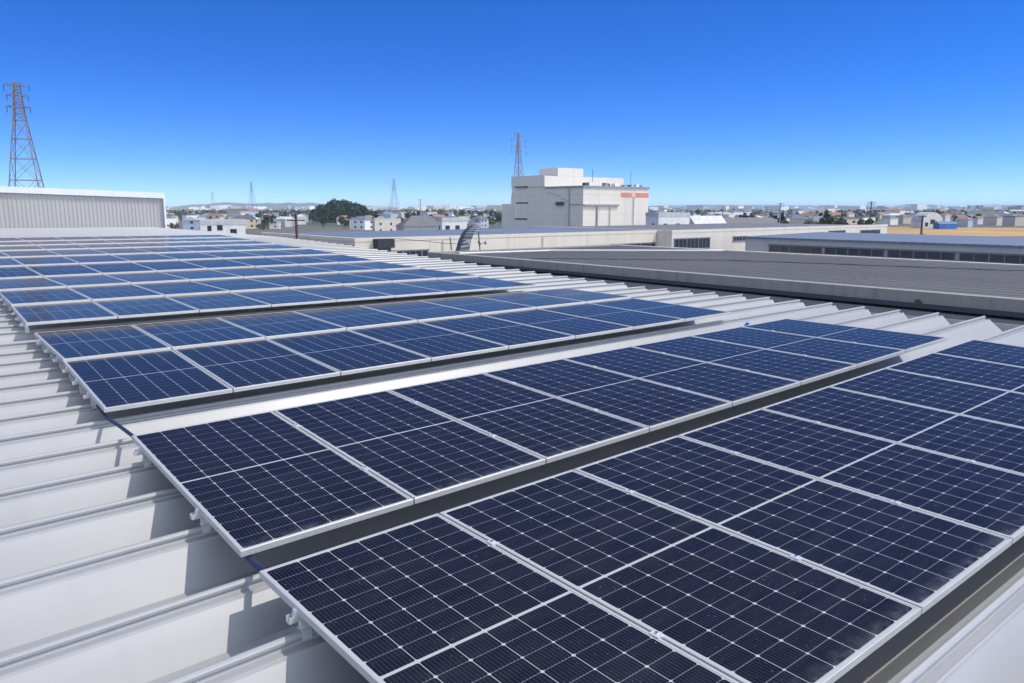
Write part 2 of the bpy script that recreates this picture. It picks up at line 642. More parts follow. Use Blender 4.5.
roof = rb.build('roof', M['roof'], factory)
for p in roof.data.polygons:
    p.use_smooth = False

wb = MB()
for x0, x1, y0, y1 in ((EAVE_X - .75, EAVE_X - .5, ROOF_Y0 + .3, ROOF_Y1 - .3), (ROOF_X0 + .3, ROOF_X0 + .55, ROOF_Y0 + .3, ROOF_Y1 - .3),
                       (ROOF_X0 + .56, EAVE_X - .76, ROOF_Y0 + .3, ROOF_Y0 + .55), (ROOF_X0 + .56, EAVE_X - .76, ROOF_Y1 - .55, ROOF_Y1 - .3)):
    z1 = min(surf(x, y) for x in (x0, x1) for y in (-12, -6, 0, 3, 8)) - .42
    wb.box(x0, x1, y0, y1, GROUND, z1)
wb.build('wall', M['grey_panel'], factory)
gb = MB()
ys = [-12 + i * 3 for i in range(20)]
for ya, yb in zip(ys, ys[1:]):
    za, zb = surf(EAVE_X, ya) - .40, surf(EAVE_X, yb) - .40
    for (xa, xb, dl, dh) in ((EAVE_X - .22, EAVE_X + .30, -.02, 0), (EAVE_X + .28, EAVE_X + .30, .001, .13)):
        gb.hexa([(xa, ya, za + dl), (xb, ya, za + dl), (xb, yb, zb + dl), (xa, yb, zb + dl),
                 (xa, ya, za + dh), (xb, ya, za + dh), (xb, yb, zb + dh), (xa, yb, zb + dh)])
gb.build('gutter', M['grey_panel'], factory)

# ------------------------------------------------------------------ solar panels
ORD = ['first', 'second', 'third', 'fourth', 'fifth', 'sixth', 'seventh', 'eighth', 'ninth', 'tenth']


def edge_pt(e, s, off):
    Y, z, sl, u0, wd = E[e]
    return Vector(((u0 + s * wd) * WP, Y * WP + off, (z + sl * (s - 4)) * WP))


def make_panel(be, ae, i, ob, oa, label, group, lift=0.0):
    g0 = .006
    A, B = edge_pt(be, i, ob), edge_pt(be, i + 1, ob)
    C, D = edge_pt(ae, i + 1, oa), edge_pt(ae, i, oa)
    # lines of the far block step a little, each near edge standing proud of the one before
    A, B, C, D = A + Vector((0, 0, lift)), B + Vector((0, 0, lift)), C - Vector((0, 0, lift * .3)), D - Vector((0, 0, lift * .3))
    ux = (B - A).normalized()
    A, B, C, D = A + ux * g0, B - ux * g0, C - ux * g0, D + ux * g0
    wid, leng = ((B - A).length + (C - D).length) / 2, ((D - A).length + (C - B).length) / 2
    cen = (A + B + C + D) / 4
    nrm = (C - A).cross(D - B).normalized()
    root = thing('solar_panel', tuple(cen - nrm * .035), label, 'solar panel', group)

    def P(x, y, n):
        s, t = x / wid, y / leng
        q = A * (1 - s) * (1 - t) + B * s * (1 - t) + C * s * t + D * (1 - s) * t
        return q + nrm * n

    fwid, h, lip, gz = .016, .035, .0012, -.0022
    mb = MB()
    out = [(0, 0), (wid, 0), (wid, leng), (0, leng)]
    inn = [(fwid, fwid), (wid - fwid, fwid), (wid - fwid, leng - fwid), (fwid, leng - fwid)]
    bev = .002
    for a in range(4):
        b_ = (a + 1) % 4
        o0, o1, i0, i1 = out[a], out[b_], inn[a], inn[b_]

        def ins(p):
            return (p[0] + (bev if p[0] == 0 else -bev), p[1] + (bev if p[1] == 0 else -bev))
        t0, t1 = ins(o0), ins(o1)
        mb.quad(P(*o0, -h), P(*o1, -h), P(*o1, -bev), P(*o0, -bev))
        mb.quad(P(*o0, -bev), P(*o1, -bev), P(*t1, 0), P(*t0, 0))
        mb.quad(P(*t0, 0), P(*t1, 0), P(*i1, 0), P(*i0, 0))
        mb.quad(P(*i0, 0), P(*i1, 0), P(*i1, -h), P(*i0, -h))
        mb.quad(P(*i0, -h), P(*i1, -h), P(*o1, -h), P(*o0, -h))
    mb.build('frame', M['alu'], root)
    gl = MB()
    e0 = fwid - .003
    NX_, NY_ = 4, 8
    st = []
    for lay in (0, 1):
        for i_ in range(NX_):
            for j_ in range(NY_):
                qs = [(i_, j_), (i_ + 1, j_), (i_ + 1, j_ + 1), (i_, j_ + 1)]
                if lay:                             # the laminate's back, so that it has a thickness seen from below
                    qs = qs[::-1]
                gl.quad(*[P(e0 + (wid - 2 * e0) * a_ / NX_, e0 + (leng - 2 * e0) * b_ / NY_, gz - .005 * lay) for a_, b_ in qs])
                st += [(PW * a_ / NX_, PLEN * b_ / NY_) if not lay else (PW * .5, PLEN * .5) for a_, b_ in qs]
    go = gl.build('glass', [M['cells']], root)
    uvl = go.data.uv_layers.new(name='UVMap')
    uvl.data.foreach_set('uv', [c for p_ in st for c in p_])
    return root


ROWS = [
    ('b1', 'a1', 0, 0, 0, 8, 'in the nearest row', 'solar panels of the nearest row'),
    ('b2', 'a2', 0, 0, 0, 8, 'in the second row', 'solar panels of the second row'),
    ('b3', 'm3', 0, -.010, 0, 8, 'in the nearer line of the third row block', 'solar panels of the third block'),
    ('m3', 'a3', .010, 0, 0, 8, 'in the farther line of the third row block', 'solar panels of the third block'),
]
chain = ['b4', 'm4', 'a4', 'l5', 'l6', 'l7', 'l8', 'l9', 'l10', 'l11']
where = ['nearest', 'second', 'third', 'fourth', 'fifth', 'sixth', 'seventh', 'eighth', 'farthest']
for q in range(9):
    ROWS.append((chain[q], chain[q + 1], .010 if q else 0, -.010 if q < 8 else 0, 0 if q < 2 else -1, 8,
                 'in the %s line of the large far block' % where[q], 'solar panels of the large far block'))
for be, ae, ob, oa, i0, i1, txt, grp in ROWS:
    for i in range(i0, i1):
        tone = 'Dark navy' if be in ('b1', 'b2') else 'Blue'
        make_panel(be, ae, i, ob, oa, '%s solar panel, %s from the left %s' % (tone.lower(), ORD[i - i0], txt), grp,
                   .022 if be in chain or be == 'm3' else 0.0)

# ------------------------------------------------------------------ clamps that hold the panels on the ribs
def make_clamp(loc, slope, label):
    t = thing('mounting_clamp', loc, label, 'clamp', 'clamps under the left ends of the panel rows')
    L = Matrix.Translation(loc)

    def put_(mb):
        mb.v = [tuple(L @ Vector(v)) for v in mb.v]
        return mb
    zt = .12 - .037
    b = MB()                                     # saddle gripping the seam
    b.box(.004, .050, -.026, -.021, -.040, .008)
    b.box(.004, .050, .021, .026, -.040, .008)
    b.box(.004, .050, -.020, .020, .001, .008)
    put_(b).build('saddle', M['zinc'], t)
    r = MB()                                     # upright and short rail under the frame
    r.box(.006, .046, -.014, .014, .0085, zt - .030)
    r.box(-.048, .100, -.019, .019, zt - .0295, zt - .024)
    r.box(-.048, .100, -.019, -.014, zt - .0235, zt)
    r.box(-.048, .100, .014, .019, zt - .0235, zt)
    put_(r).build('rail', M['zinc'], t)
    c = MB()                                     # end clamp block with its bolt
    c.hexa([(-.030, -.013, zt - .020), (-.003, -.013, zt - .020), (-.003, .013, zt - .020), (-.030, .013, zt - .020),
            (-.018, -.013, zt + .022), (-.003, -.013, zt + .030), (-.003, .013, zt + .030), (-.018, .013, zt + .022)])
    cb = put_(c).build('clamp_block', M['zinc'], t)
    h = MB()
    h.bar(L @ Vector((-.036, 0, zt - .023)), L @ Vector((-.036, 0, zt - .010)), .008, 6)
    h.bar(L @ Vector((-.036, 0, zt - .010)), L @ Vector((-.036, 0, zt + .008)), .004, 6)
    h.build('bolt', M['bolt'], cb)
    return t


rows_l = [('nearest', 'b1', 'a1'), ('second', 'b2', 'a2'), ('third', 'b3', 'm3'), ('fourth', 'm3', 'a3'), ('fifth', 'b4', 'm4'), ('sixth', 'm4', 'a4')]
for nm, be, ae in rows_l:
    n = 0
    for kk in range(-6, 26):
        yc = rib_y(kk)
        y0, y1 = E[be][0] * WP, E[ae][0] * WP
        if not (y0 + .1 < yc < y1 - .1):
            continue
        if be in ('b1', 'b2') and kk % 2 == 0:
            continue
        t = (yc - y0) / (y1 - y0)
        xl = ((1 - t) * E[be][3] + t * E[ae][3]) * WP + .011
        zl = surf(xl, yc) - .12
        make_clamp((xl, yc, zl), 0, 'silver clamp, %s from the near end under left edge of %s panel line' % (ORD[n], nm))
        n += 1

# small mid clamps that bridge the seams of the near rows
for be, ae, nm in (('b1', 'a1', 'nearest'), ('b2', 'a2', 'second')):
    for i in range(1, 8):
        for t, wt in ((.28, 'nearer'), (.78, 'farther')):
            p = edge_pt(be, i, 0).lerp(edge_pt(ae, i, 0), t)
            o = thing('mid_clamp', tuple(p), 'small silver mid clamp at %s end of %s seam, %s panel row' % (wt, ORD[i - 1], nm), 'clamp', 'mid clamps on the panel seams')
            c = MB()
            c.box(p.x - .019, p.x + .019, p.y - .025, p.y + .025, p.z + .0006, p.z + .0045)
            c.box(p.x - .006, p.x + .006, p.y - .025, p.y + .025, p.z - .03, p.z + .0005)
            c.build('plate', M['zinc'], o)
            h = MB()
            h.bar((p.x, p.y, p.z + .0046), (p.x, p.y, p.z + .012), .008, 6)
            h.build('bolt', M['bolt'], o)


# ------------------------------------------------------------------ blue conduits between the rows
def conduit(pts, r, label, m='blue'):
    t = MB()
    P_ = [Vector(p) for p in pts]
    out = []
    for i in range(len(P_) - 1):
        a, b, = P_[i], P_[i + 1]
        pa = P_[i - 1] if i else a
        pb = P_[i + 2] if i + 2 < len(P_) else b
        for q in range(6):
            s = q / 6
            out.append(.5 * ((2 * a) + (b - pa) * s + (2 * pa - 5 * a + 4 * b - pb) * s * s + (3 * a - pa - 3 * b + pb) * s ** 3))
    out.append(P_[-1])
    t.tube(out, r, 10)
    o = t.build('conduit', M[m], smooth=False)
    return tag(o, label, 'cable conduit', 'blue conduits between the panel rows')


conduit([(.03, 3.9, -.10), (-.02, 3.45, -.06), (-.035, 3.2, -.05), (-.02, 2.85, -.045), (.0, 2.45, -.05), (.05, 2.2, -.09), (.12, 1.8, -.14)], .014,
        'blue conduit between third and second panel rows at their left ends')
conduit([(.08, .75, -.20), (.03, .42, -.185), (.02, .2, -.185), (.02, .0, -.19), (.07, -.4, -.24)], .018,
        'dark blue conduit between second and nearest panel rows at their left ends')
conduit([(7.86, 2.80, -.07), (7.86, 2.74, -.02), (7.87, 2.70, .035)], .022, 'short bright blue conduit end by the right end of the second panel row', 'bluelight')
conduit([(8.95, -.30, -.09), (9.25, -.22, -.10), (9.6, -.18, -.11), (10.1, -.2, -.10)], .03, 'bright blue conduit in a trough past the right end of the nearest row', 'bluelight')


# ------------------------------------------------------------------ buildings of the estate
def add_window(parent, axis, c, a0, a1, z0, z1, n, name='window', depth=.12, frame=.07, fm='window_frame', pm='pane'):
    """strip window in a wall; axis 'x': wall faces -x at x=c and runs along y; 'y': wall faces -y at y=c"""
    def pt(a, d, z):
        return (c + d, a, z) if axis == 'x' else (a, c + d, z)
    fr = MB()

    def bx(a, b, d0, d1, za, zb, mb):
        p, q = pt(a, d0, za), pt(b, d1, zb)
        mb.box(min(p[0], q[0]), max(p[0], q[0]), min(p[1], q[1]), max(p[1], q[1]), za, zb)
    bx(a0 - frame, a1 + frame, -.05, .0, z0 - frame, z0, fr)
    bx(a0 - frame, a1 + frame, -.05, .0, z1, z1 + frame, fr)
    for i in range(n + 1):
        a = a0 + (a1 - a0) * i / n
        wd = frame if i in (0, n) else frame * (.55 if i % 3 else 1.1)
        bx(a - wd / 2, a + wd / 2, -.048, -.001, z0, z1, fr)
    fo = fr.build(name, M[fm], parent)
    pn = MB()
    bx(a0, a1, -.022, -.004, z0 + .001, z1 - .001, pn)
    pn.build('pane', M[pm], fo)
    return fo


# -- low building next to the eave: dark sheet roof inside a concrete kerb
n1 = thing('workshop_building', (17, 4, GROUND), 'low neighbouring building with a dark grey sheet roof and stained concrete edge', 'building')
NX0, NX1, NY0, NY1, NZ = 12.5, 21.4, -14.0, 18.0, .145
wl = MB()
wl.box(NX0 + .14, NX1 - .1, NY0 + .14, NY1 - .14, GROUND, NZ - .32)
wl.build('wall', M['grey_panel'], n1)
rf = MB()
rf.box(NX0 + .26, NX1 - .2, NY0 + .26, NY1 - .26, NZ - .2, NZ - .01)
xx = NX0 + .55
while xx < NX1 - .4:                         # standing seams
    rf.box(xx - .018, xx + .018, NY0 + .30, NY1 - .30, NZ - .0095, NZ - .004)
    xx += .46
for yy in (-4.0, 4.5, 13.0):                 # lap joints
    rf.box(NX0 + .27, NX1 - .21, yy, yy + .05, NZ - .0095, NZ - .003)
ro = rf.build('roof', M['slate'], n1)
kb = MB()
kb.box(NX0, NX0 + .25, NY0, NY1, NZ - .17, NZ + .03)
kb.box(NX0 + .251, NX1, NY1 - .25, NY1, NZ - .17, NZ + .03)
kb.box(NX0 + .251, NX1, NY0, NY0 + .25, NZ - .17, NZ + .03)
kb.build('parapet', M['concrete'], n1)
kl = MB()
kl.box(NX1 - .199, NX1, NY0 + .251, NY1 - .251, NZ - .22, NZ + .02)
kl.build('kerb', M['cream'], n1)
ld = MB()
ld.box(NX0 - .035, NX0 + .13, NY0, NY1, NZ - .25, NZ - .1715)
ld.build('ledge', M['darkgrey'], n1)
for pts in (((13.2, 13.6, NZ + .02), (17, 9.5, NZ + .02), (20.8, -2.0, NZ + .02)), ((13.0, 16.9, NZ + .02), (16.4, 16.4, NZ + .02), (20.9, 12.6, NZ + .02))):
    cb = MB()
    cb.tube(pts, .011 if pts[0][1] < 15 else .03, 6)
    tag(cb.build('cable', M['darkgrey'] if pts[0][1] < 15 else M['fascia']), 'dark cable lying across the dark sheet roof' if pts[0][1] < 15 else 'pale cable lying across the far end of the dark sheet roof', 'cable')
bd = MB()
bd.box(12.475, 12.499, 2.40, 2.52, NZ - .171, NZ - .13)
bd.box(12.478, 12.498, 2.44, 2.50, NZ - .129, NZ - .105)
tag(bd.build('brick', mat('brown brick', (.11, .07, .05), .9, 0, noise=(20, .3))), 'small brown broken brick lying on the ledge of the concrete roof edge', 'brick')

# -- cream hall beyond it
n2 = thing('cream_hall', (26, 34, GROUND), 'long cream hall with a flat blue grey roof behind the dark sheet roof', 'building')
hw = MB()
hw.box(15.9, 37.15, 29.5, 41.0, GROUND, .02)
hw.build('wall', M['cream'], n2)
hp = MB()
hp.box(15.88, 37.17, 29.485, 29.70, .021, .20)
hp.box(15.88, 16.10, 29.701, 41.08, .021, .20)
hp.build('parapet', M['cream'], n2)
hr = MB()
hr.quad((16.1, 29.7, .12), (37.1, 29.7, .12), (37.1, 41, .14), (16.1, 41, .14))
hr.build('roof', M['blue_roof'], n2)
add_window(n2, 'y', 29.5, 17.4, 19.9, -1.15, -.50, 7)
add_window(n2, 'y', 29.5, 33.0, 37.0, -1.02, -.62, 9)
vt = MB()
vt.box(16.85, 17.75, 29.02, 29.475, -.28, .15)
vo_ = vt.build('vent_hood', M['black'], n2)
vt2 = MB()
vt2.box(16.95, 17.6, 29.12, 29.49, -1.6, -.281)
vt2.build('duct', M['darkgrey'], vo_)
for xx in (20.8, 27.5):
    dp = MB()
    dp.bar((xx, 29.45, .0), (xx, 29.45, -3.0), .02, 6)
    dp.build('downpipe', M['gasket'], n2)

# -- off-white hall with window bands
n3 = thing('white_hall', (55, 35, GROUND), 'long off white hall with small window bands right of the cream hall', 'building')
hw = MB()
hw.box(37.2, 65.3, 28.3, 42.0, GROUND, .05)
hw.build('wall', M['white_wall'], n3)
hp = MB()
hp.box(37.18, 65.35, 28.285, 28.55, .051, .22)
hp.box(37.18, 37.5, 28.551, 42.0, .051, .22)
hp.build('parapet', M['white_wall'], n3)
hr = MB()
hr.quad((37.5, 28.55, .14), (65.3, 28.55, .14), (65.3, 42, .15), (37.5, 42, .15))
hr.build('roof', M['flat_dark'], n3)
add_window(n3, 'y', 28.3, 37.45, 41.0, -.95, -.36, 9)
add_window(n3, 'y', 28.3, 43.6, 45.2, -.58, -.36, 5)
add_window(n3, 'y', 28.3, 55.9, 58.3, -.42, -.20, 4)
add_window(n3, 'y', 28.3, 60.8, 64.0, -.55, -.24, 6)

# -- grey building with the long window strip
n4 = thing('grey_hall', (41, 14, GROUND), 'grey hall with a long window strip and blue metal roof at the right', 'building')
hw = MB()
hw.box(37.3, 45.4, -30, 23.0, GROUND, -.12)
hw.build('wall', M['grey_panel'], n4)
hr = MB()
hr.hexa([(37.15, -30.1, -.119), (45.6, -30.1, -.05), (45.6, 23.1, -.05), (37.15, 23.1, -.119),
         (37.15, -30.1, -.02), (45.6, -30.1, .08), (45.6, 23.1, .08), (37.15, 23.1, -.02)])
hr.build('roof', M['blue_roof'], n4)
for j in range(9):
    ya = 21.4 - j * 3.3
    add_window(n4, 'x', 37.3, ya - 3.12, ya, -.78, -.46, 5)
cu = MB()
cu.box(37.05, 37.299, -30, 23, -1.2, -.90)
cu.build('sill', M['white_wall'], n4)

# -- wall with ribbed cladding at the far end of the roof
n5 = thing('ribbed_building', (0, 48, GROUND), 'grey ribbed metal building with a pale roof edge, at the left', 'building')
def wtop(x):
    return 2.14 + (11.9 - x) * .031


cw = MB()
x = -30.0
prof = []
while x < 11.75:
    prof += [(x, 45.45), (x + .07, 45.45), (x + .095, 45.425), (x + .175, 45.425)]
    x += .20
prof.append((11.8, 45.45))
for a, b in zip(prof, prof[1:]):
    cw.quad((a[0], a[1], GROUND), (b[0], b[1], GROUND), (b[0], b[1], wtop(b[0])), (a[0], a[1], wtop(a[0])))
cw.box(-30, 11.8, 45.47, 62, GROUND, 2.1)
cw.build('wall', M['wall_grey'], n5)
fa = MB()
fa.hexa([(-30.1, 45.3, wtop(-30.1) + .001), (11.9, 45.3, 2.141), (11.9, 62.1, 2.141), (-30.1, 62.1, wtop(-30.1) + .001),
         (-30.1, 45.3, wtop(-30.1) + .34), (11.9, 45.3, 2.46), (11.9, 62.1, 2.46), (-30.1, 62.1, wtop(-30.1) + .34)])
fa.build('fascia', M['fascia'], n5)
cp = MB()
cp.box(11.801, 11.90, 45.25, 45.46, GROUND, 2.139)
cp.build('corner_trim', M['fascia'], n5)


# -- exhaust duct, mast and wires in front of the cream hall
def swept(pts, wds, hts, side):
    mb = MB()
    rings = []
    for p, wd, ht in zip(pts, wds, hts):
        p = Vector(p)
        rings.append([p - side * wd / 2 + Vector((0, -ht / 2, 0)), p + side * wd / 2 + Vector((0, -ht / 2, 0)),
                      p + side * wd / 2 + Vector((0, ht / 2, 0)), p - side * wd / 2 + Vector((0, ht / 2, 0))])
    for r0, r1 in zip(rings, rings[1:]):
        for i in range(4):
            j = (i + 1) % 4
            mb.quad(r0[i], r0[j], r1[j], r1[i])
    mb.quad(*rings[0][::-1])
    mb.quad(*rings[-1])
    return mb


dbase = at_dist(462.5, 249, 29.6)
dpt = lambda px, py: at_dist(px, py, 29.6)
duct = thing('roof_duct', tuple(dbase), 'dark curved duct rising from the roof edge in front of the cream wall', 'duct')
pl = [dpt(462, 252), dpt(463, 248), dpt(464.5, 241), dpt(467.5, 234), dpt(471, 229), dpt(475, 226.3), dpt(477.5, 225.6)]
sw = swept(pl, [.36, .34, .31, .29, .26, .24, .24], [.3] * 7, rt)
sw.build('shaft', M['ductgrey'], duct)
for a_, b_ in zip(pl[:-1], pl[1:]):
    for t_ in (.25, .75):
        c_ = a_.lerp(b_, t_)
        q_ = MB()
        q_.bar(c_ - rt * .19 + Vector((0, -.165, 0)), c_ + rt * .19 + Vector((0, -.165, 0)), .012)
        q_.build('rung', M['zinc'], duct)
ln = MB()
for px, py in ((458.2, 247), (463.5, 240.5)):
    a = dpt(px, py)
    ln.bar(a + Vector((0, -.17, 0)), a + rt * .22 + Vector((0, -.17, .02)), .018, 4)
a, b = dpt(461, 242), dpt(466.8, 241)
ln.bar(a + Vector((0, -.18, 0)), b + Vector((0, -.18, 0)), .016)
ln.bar(b + Vector((0, -.18, 0)), dpt(466.5, 245) + Vector((0, -.18, 0)), .016)
ln.bar(dpt(466.5, 245) + Vector((0, -.18, 0)), dpt(460, 245.8) + Vector((0, -.18, 0)), .016)
ln.build('ladder_frame', M['fascia'], duct)
cp = MB()
t0_ = dpt(477, 225)
cp.box(t0_.x - .2, t0_.x + .14, t0_.y - .2, t0_.y + .2, t0_.z + .01, t0_.z + .06)
cp.build('cap', M['wall_grey'], duct)

for px, py0, py1, lab in ((451.5, 250, 237.5, 'thin grey pole left of the curved duct'), (480.0, 250, 232, 'small antenna mast right of the curved duct')):
    b0, b1 = at_dist(px, py0, 29.0), at_dist(px - 1.5, py1, 29.0)
    t = thing('mast', tuple(b0), lab, 'mast')
    mb = MB()
    mb.bar(b0, b1, .025, 6)
    mb.build('pole', M['darkgrey'], t)
    if px > 460:
        q = MB()
        c = at_dist(480, 244, 29)
        q.bar(c, c + rt * .22 + Vector((0, 0, .06)), .016)
        q.bar(c + Vector((0, 0, -.05)), c - rt * .05 + Vector((0, 0, .12)), .04)
        q.bar(c + rt * .2 + Vector((0, 0, -.02)), c + rt * .2 + Vector((0, 0, .1)), .03)
        q.build('antenna', M['darkgrey'], t)
wi = MB()
wi.tube([at_dist(395, 238.5, 30.5), at_dist(425, 241, 30), at_dist(446, 243.5, 29.3), at_dist(459, 243.8, 29.4)], .012, 4)
tag(wi.build('wire', M['darkgrey']), 'dark wire hanging along the cream wall left of the curved duct', 'wire')


# ------------------------------------------------------------------ large pale factory block
BX, BY = 123.9, 125.9
big = thing('factory_block', (BX, BY, GROUND), 'large pale windowless factory block with stepped roofs and a red band', 'building')


def blk(name, x0, x1, y0, y1, z1, z0=GROUND, m='big', parent=big):
    mb = MB()
    mb.box(x0, x1, y0, y1, z0, z1)
    return mb.build(name, M[m], parent)


blk('front_block', BX, BX + 22.2, BY, BY + 13, 6.2)
blk('rear_block', BX - .05, BX + 27, BY + 13.01, BY + 25.4, 9.2)
blk('penthouse', BX + 4, BX + 12.5, BY + 13.05, BY + 20, 11.2, 9.201)
blk('side_block', BX, BX + 20, BY + 25.41, BY + 30, 2.6)
pp = MB()
pp.box(BX - .25, BX + 22.4, BY - .25, BY + 13, 6.201, 6.62)
pp.build('roof_edge', M['gasket'], big)
pr_ = MB()
pr_.box(BX - .3, BX - .051, BY + 13.01, BY + 25.7, 6.7, 9.35)
pr_.box(BX - .3, BX - .051, BY + 24.0, BY + 25.45, -1, 6.69)
pr_.build('stair_facing', M['big'], big)
sl_ = MB()
for z in (7.0 - .35, 2.75, -1.2):
    y0 = BY + (15.8 if z > 0 else 16.2)
    sl_.box(BX - .42 if z > 6 else BX - .08, BX - .301 if z > 6 else BX - .051, y0 + 3.5, y0 + 8.4, z - .12, z + .26)
sl_.build('slot_window', M['pane'], big)
bs = MB()
bs.box(BX - .12, BX + 22.2, BY - .12, BY - .001, GROUND, -2.6)
bs.build('plinth', M['grey_panel'], big)
dk = MB()
dk.box(BX + 9.5, BX + 13, BY - .3, BY - .121, -4.2, -3.0)
dk.build('loading_door', M['darkgrey'], big)
lg = MB()
lg.box(BX + .05, BX + 11.5, BY - .4, BY - .002, 2.0, 2.45)
lg.build('canopy', M['gasket'], big)
for xx, za, zb in ((BX + 4.4, -3, 2.0), (BX + 8.6, -3, 2.0), (BX + 16.7, -2.5, 4.1)):
    mb = MB()
    mb.bar((xx, BY - .2, za), (xx, BY - .2, zb), .17 if xx < BX + 6 else .09, 6)
    mb.build('downpipe', M['gasket'], big)
mb = MB()
mb.bar((BX - .25, BY + 4.4, -4), (BX - .25, BY + 4.4, 6.1), .16, 6)
mb.bar((BX - .25, BY + 4.4, 2.4), (BX - .25, BY + .2, 2.4), .10, 6)
mb.bar((BX - .25, BY + 4.3, 2.9), (BX - .25, BY + 9.8, 5.0), .05, 6)
mb.bar((BX - .25, BY + 9.8, 5.0), (BX - .25, BY + 12.0, 5.2), .05, 6)
mb.build('pipework', M['gasket'], big)
ab = MB()
ab.box(BX - .7, BX - .001, BY + 6.3, BY + 8.6, 2.2, 3.0)
ab.build('wall_unit', M['darkgrey'], big)
rdm = MB()
rdm.box(BX + 12.4, BX + 22.15, BY - .06, BY - .001, 4.15, 5.2)
sg = rdm.build('sign_band', M['red'], big)
em = MB()
em.box(BX + 16.0, BX + 17.3, BY - .10, BY - .061, 4.2, 5.15)
em.bar((BX + 16.5, BY - .09, 5.1), (BX + 17.2, BY - .09, 5.75), .10, 5)
em.build('emblem', M['redpale'], sg)
rn = random.Random(5)
for q, xx in enumerate((1.2, 2.4, 7.6, 8.6, 10.8, 14.0, 15.6, 18.3, 20.0)):
    u = MB()
    u.box(BX + xx, BX + xx + rn.uniform(.6, 1.3), BY + .5, BY + 1.6, 6.62, 6.62 + rn.uniform(.35, .8))
    u.build('roof_unit', M[('darkgrey', 'fascia', 'gasket')[q % 3]], big)
for xx in (4.0, 17.0):
    u = MB()
    u.bar((BX + xx, BY + 1.2, 6.6), (BX + xx, BY + 1.2, 10.4), .06, 5)
    u.build('aerial', M['darkgrey'], big)


# ------------------------------------------------------------------ pylons and poles
def pylon(px, d, ztop, zwaist, hb, hw_, ht, arms, rot, m, label, r):
    x, y = ang(px, d)
    t = thing('transmission_pylon', (x, y, GROUND), label, 'pylon', 'lattice pylons')
    t.rotation_euler = (0, 0, rot)
    W_ = Matrix.Translation((x, y, GROUND)) @ Matrix.Rotation(rot, 4, 'Z')
    H, hz = ztop - GROUND, zwaist - GROUND

    def half(z):
        return hb + (hw_ - hb) * z / hz if z < hz else hw_ + (ht - hw_) * (z - hz) / (H - hz)
    lv = [0]
    st = hz / 6.5
    while lv[-1] < hz - st * .3:
        lv.append(min(hz, lv[-1] + st * (1.25 - .5 * lv[-1] / hz)))
    lv[-1] = hz
    while lv[-1] < H - .5:
        lv.append(lv[-1] + (H - hz) / 5)
    b = MB()
    cs = ((-1, -1), (1, -1), (1, 1), (-1, 1))
    for z0, z1 in zip(lv, lv[1:]):
        a0, a1 = half(z0), half(z1)
        for i in range(4):
            c0, c1 = cs[i], cs[(i + 1) % 4]
            b.bar((c0[0] * a0, c0[1] * a0, z0), (c0[0] * a1, c0[1] * a1, z1), r * 1.5)
            b.bar((c0[0] * a0, c0[1] * a0, z0), (c1[0] * a1, c1[1] * a1, z1), r * .7)
            b.bar((c1[0] * a0, c1[1] * a0, z0), (c0[0] * a1, c0[1] * a1, z1), r * .7)
            b.bar((c0[0] * a1, c0[1] * a1, z1), (c1[0] * a1, c1[1] * a1, z1), r)
    b.v = [tuple(W_ @ Vector(v)) for v in b.v]
    b.build('lattice_body', m, t)
    for z, ln in arms:
        zz = z - GROUND
        a = MB()
        h = half(zz)
        for s in (-1, 1):
            tip = (s * ln, 0, zz + .15)
            for yy in (-h, h):
                a.bar((s * h, yy, zz), tip, r * 1.1)
            a.bar((0, 0, zz + .8), tip, r * .9)
            for q in (.35, .7):
                a.bar((s * (h + (ln - h) * q), -h * (1 - q), zz + .05), (s * (h + (ln - h) * q), h * (1 - q), zz + .05), r * .6)
        a.bar((-h, 0, zz), (h, 0, zz), r)
        a.v = [tuple(W_ @ Vector(v)) for v in a.v]
        ao = a.build('cross_arm', m, t)
        for s in (-1, 1):
            i_ = MB()
            i_.bar((s * ln, 0, zz + .1), (s * ln, 0, zz - 1.2), r * .9, 6)
            i_.v = [tuple(W_ @ Vector(v)) for v in i_.v]
            i_.build('insulator', M['darkgrey'], ao)
    return t


pylon(29, 213, 29.2, 22.6, 4.7, 1.0, .55, [(28.7, 2.5), (26.5, 2.1), (24.0, 2.3)], radians(-19), M['pylon_red'],
      'tall reddish brown lattice pylon rising behind the grey ribbed building', .088)
pylon(518.5, 310, 30.3, 23.2, 3.0, .6, .25, [(30.0, 2.2), (28.0, 4.0), (25.6, 4.0), (23.3, 4.8)], radians(10), M['pylon'],
      'grey lattice pylon standing behind the large pale factory block', .085)
pylon(394.5, 760, 29.0, 19.0, 5.6, 1.2, .5, [(25.5, 3.4), (22.6, 3.4), (19.6, 4.6)], radians(-10), M['pylon'],
      'distant lattice pylon right of the dark tree grove', .085)
pylon(252.5, 980, 32.0, 22.0, 5.0, 1.1, .5, [(29.5, 2.6), (26.0, 2.6), (23.0, 2.6)], radians(30), M['pylon'],
      'distant thin lattice pylon left of the dark tree grove', .075)
pylon(213, 1300, 26.0, 18.0, 5.0, 1.1, .5, [(24.5, 2.6), (21.5, 2.6), (18.5, 2.6)], radians(30), M['pylon'],
      'faint far lattice pylon above the white house at the left', .05)


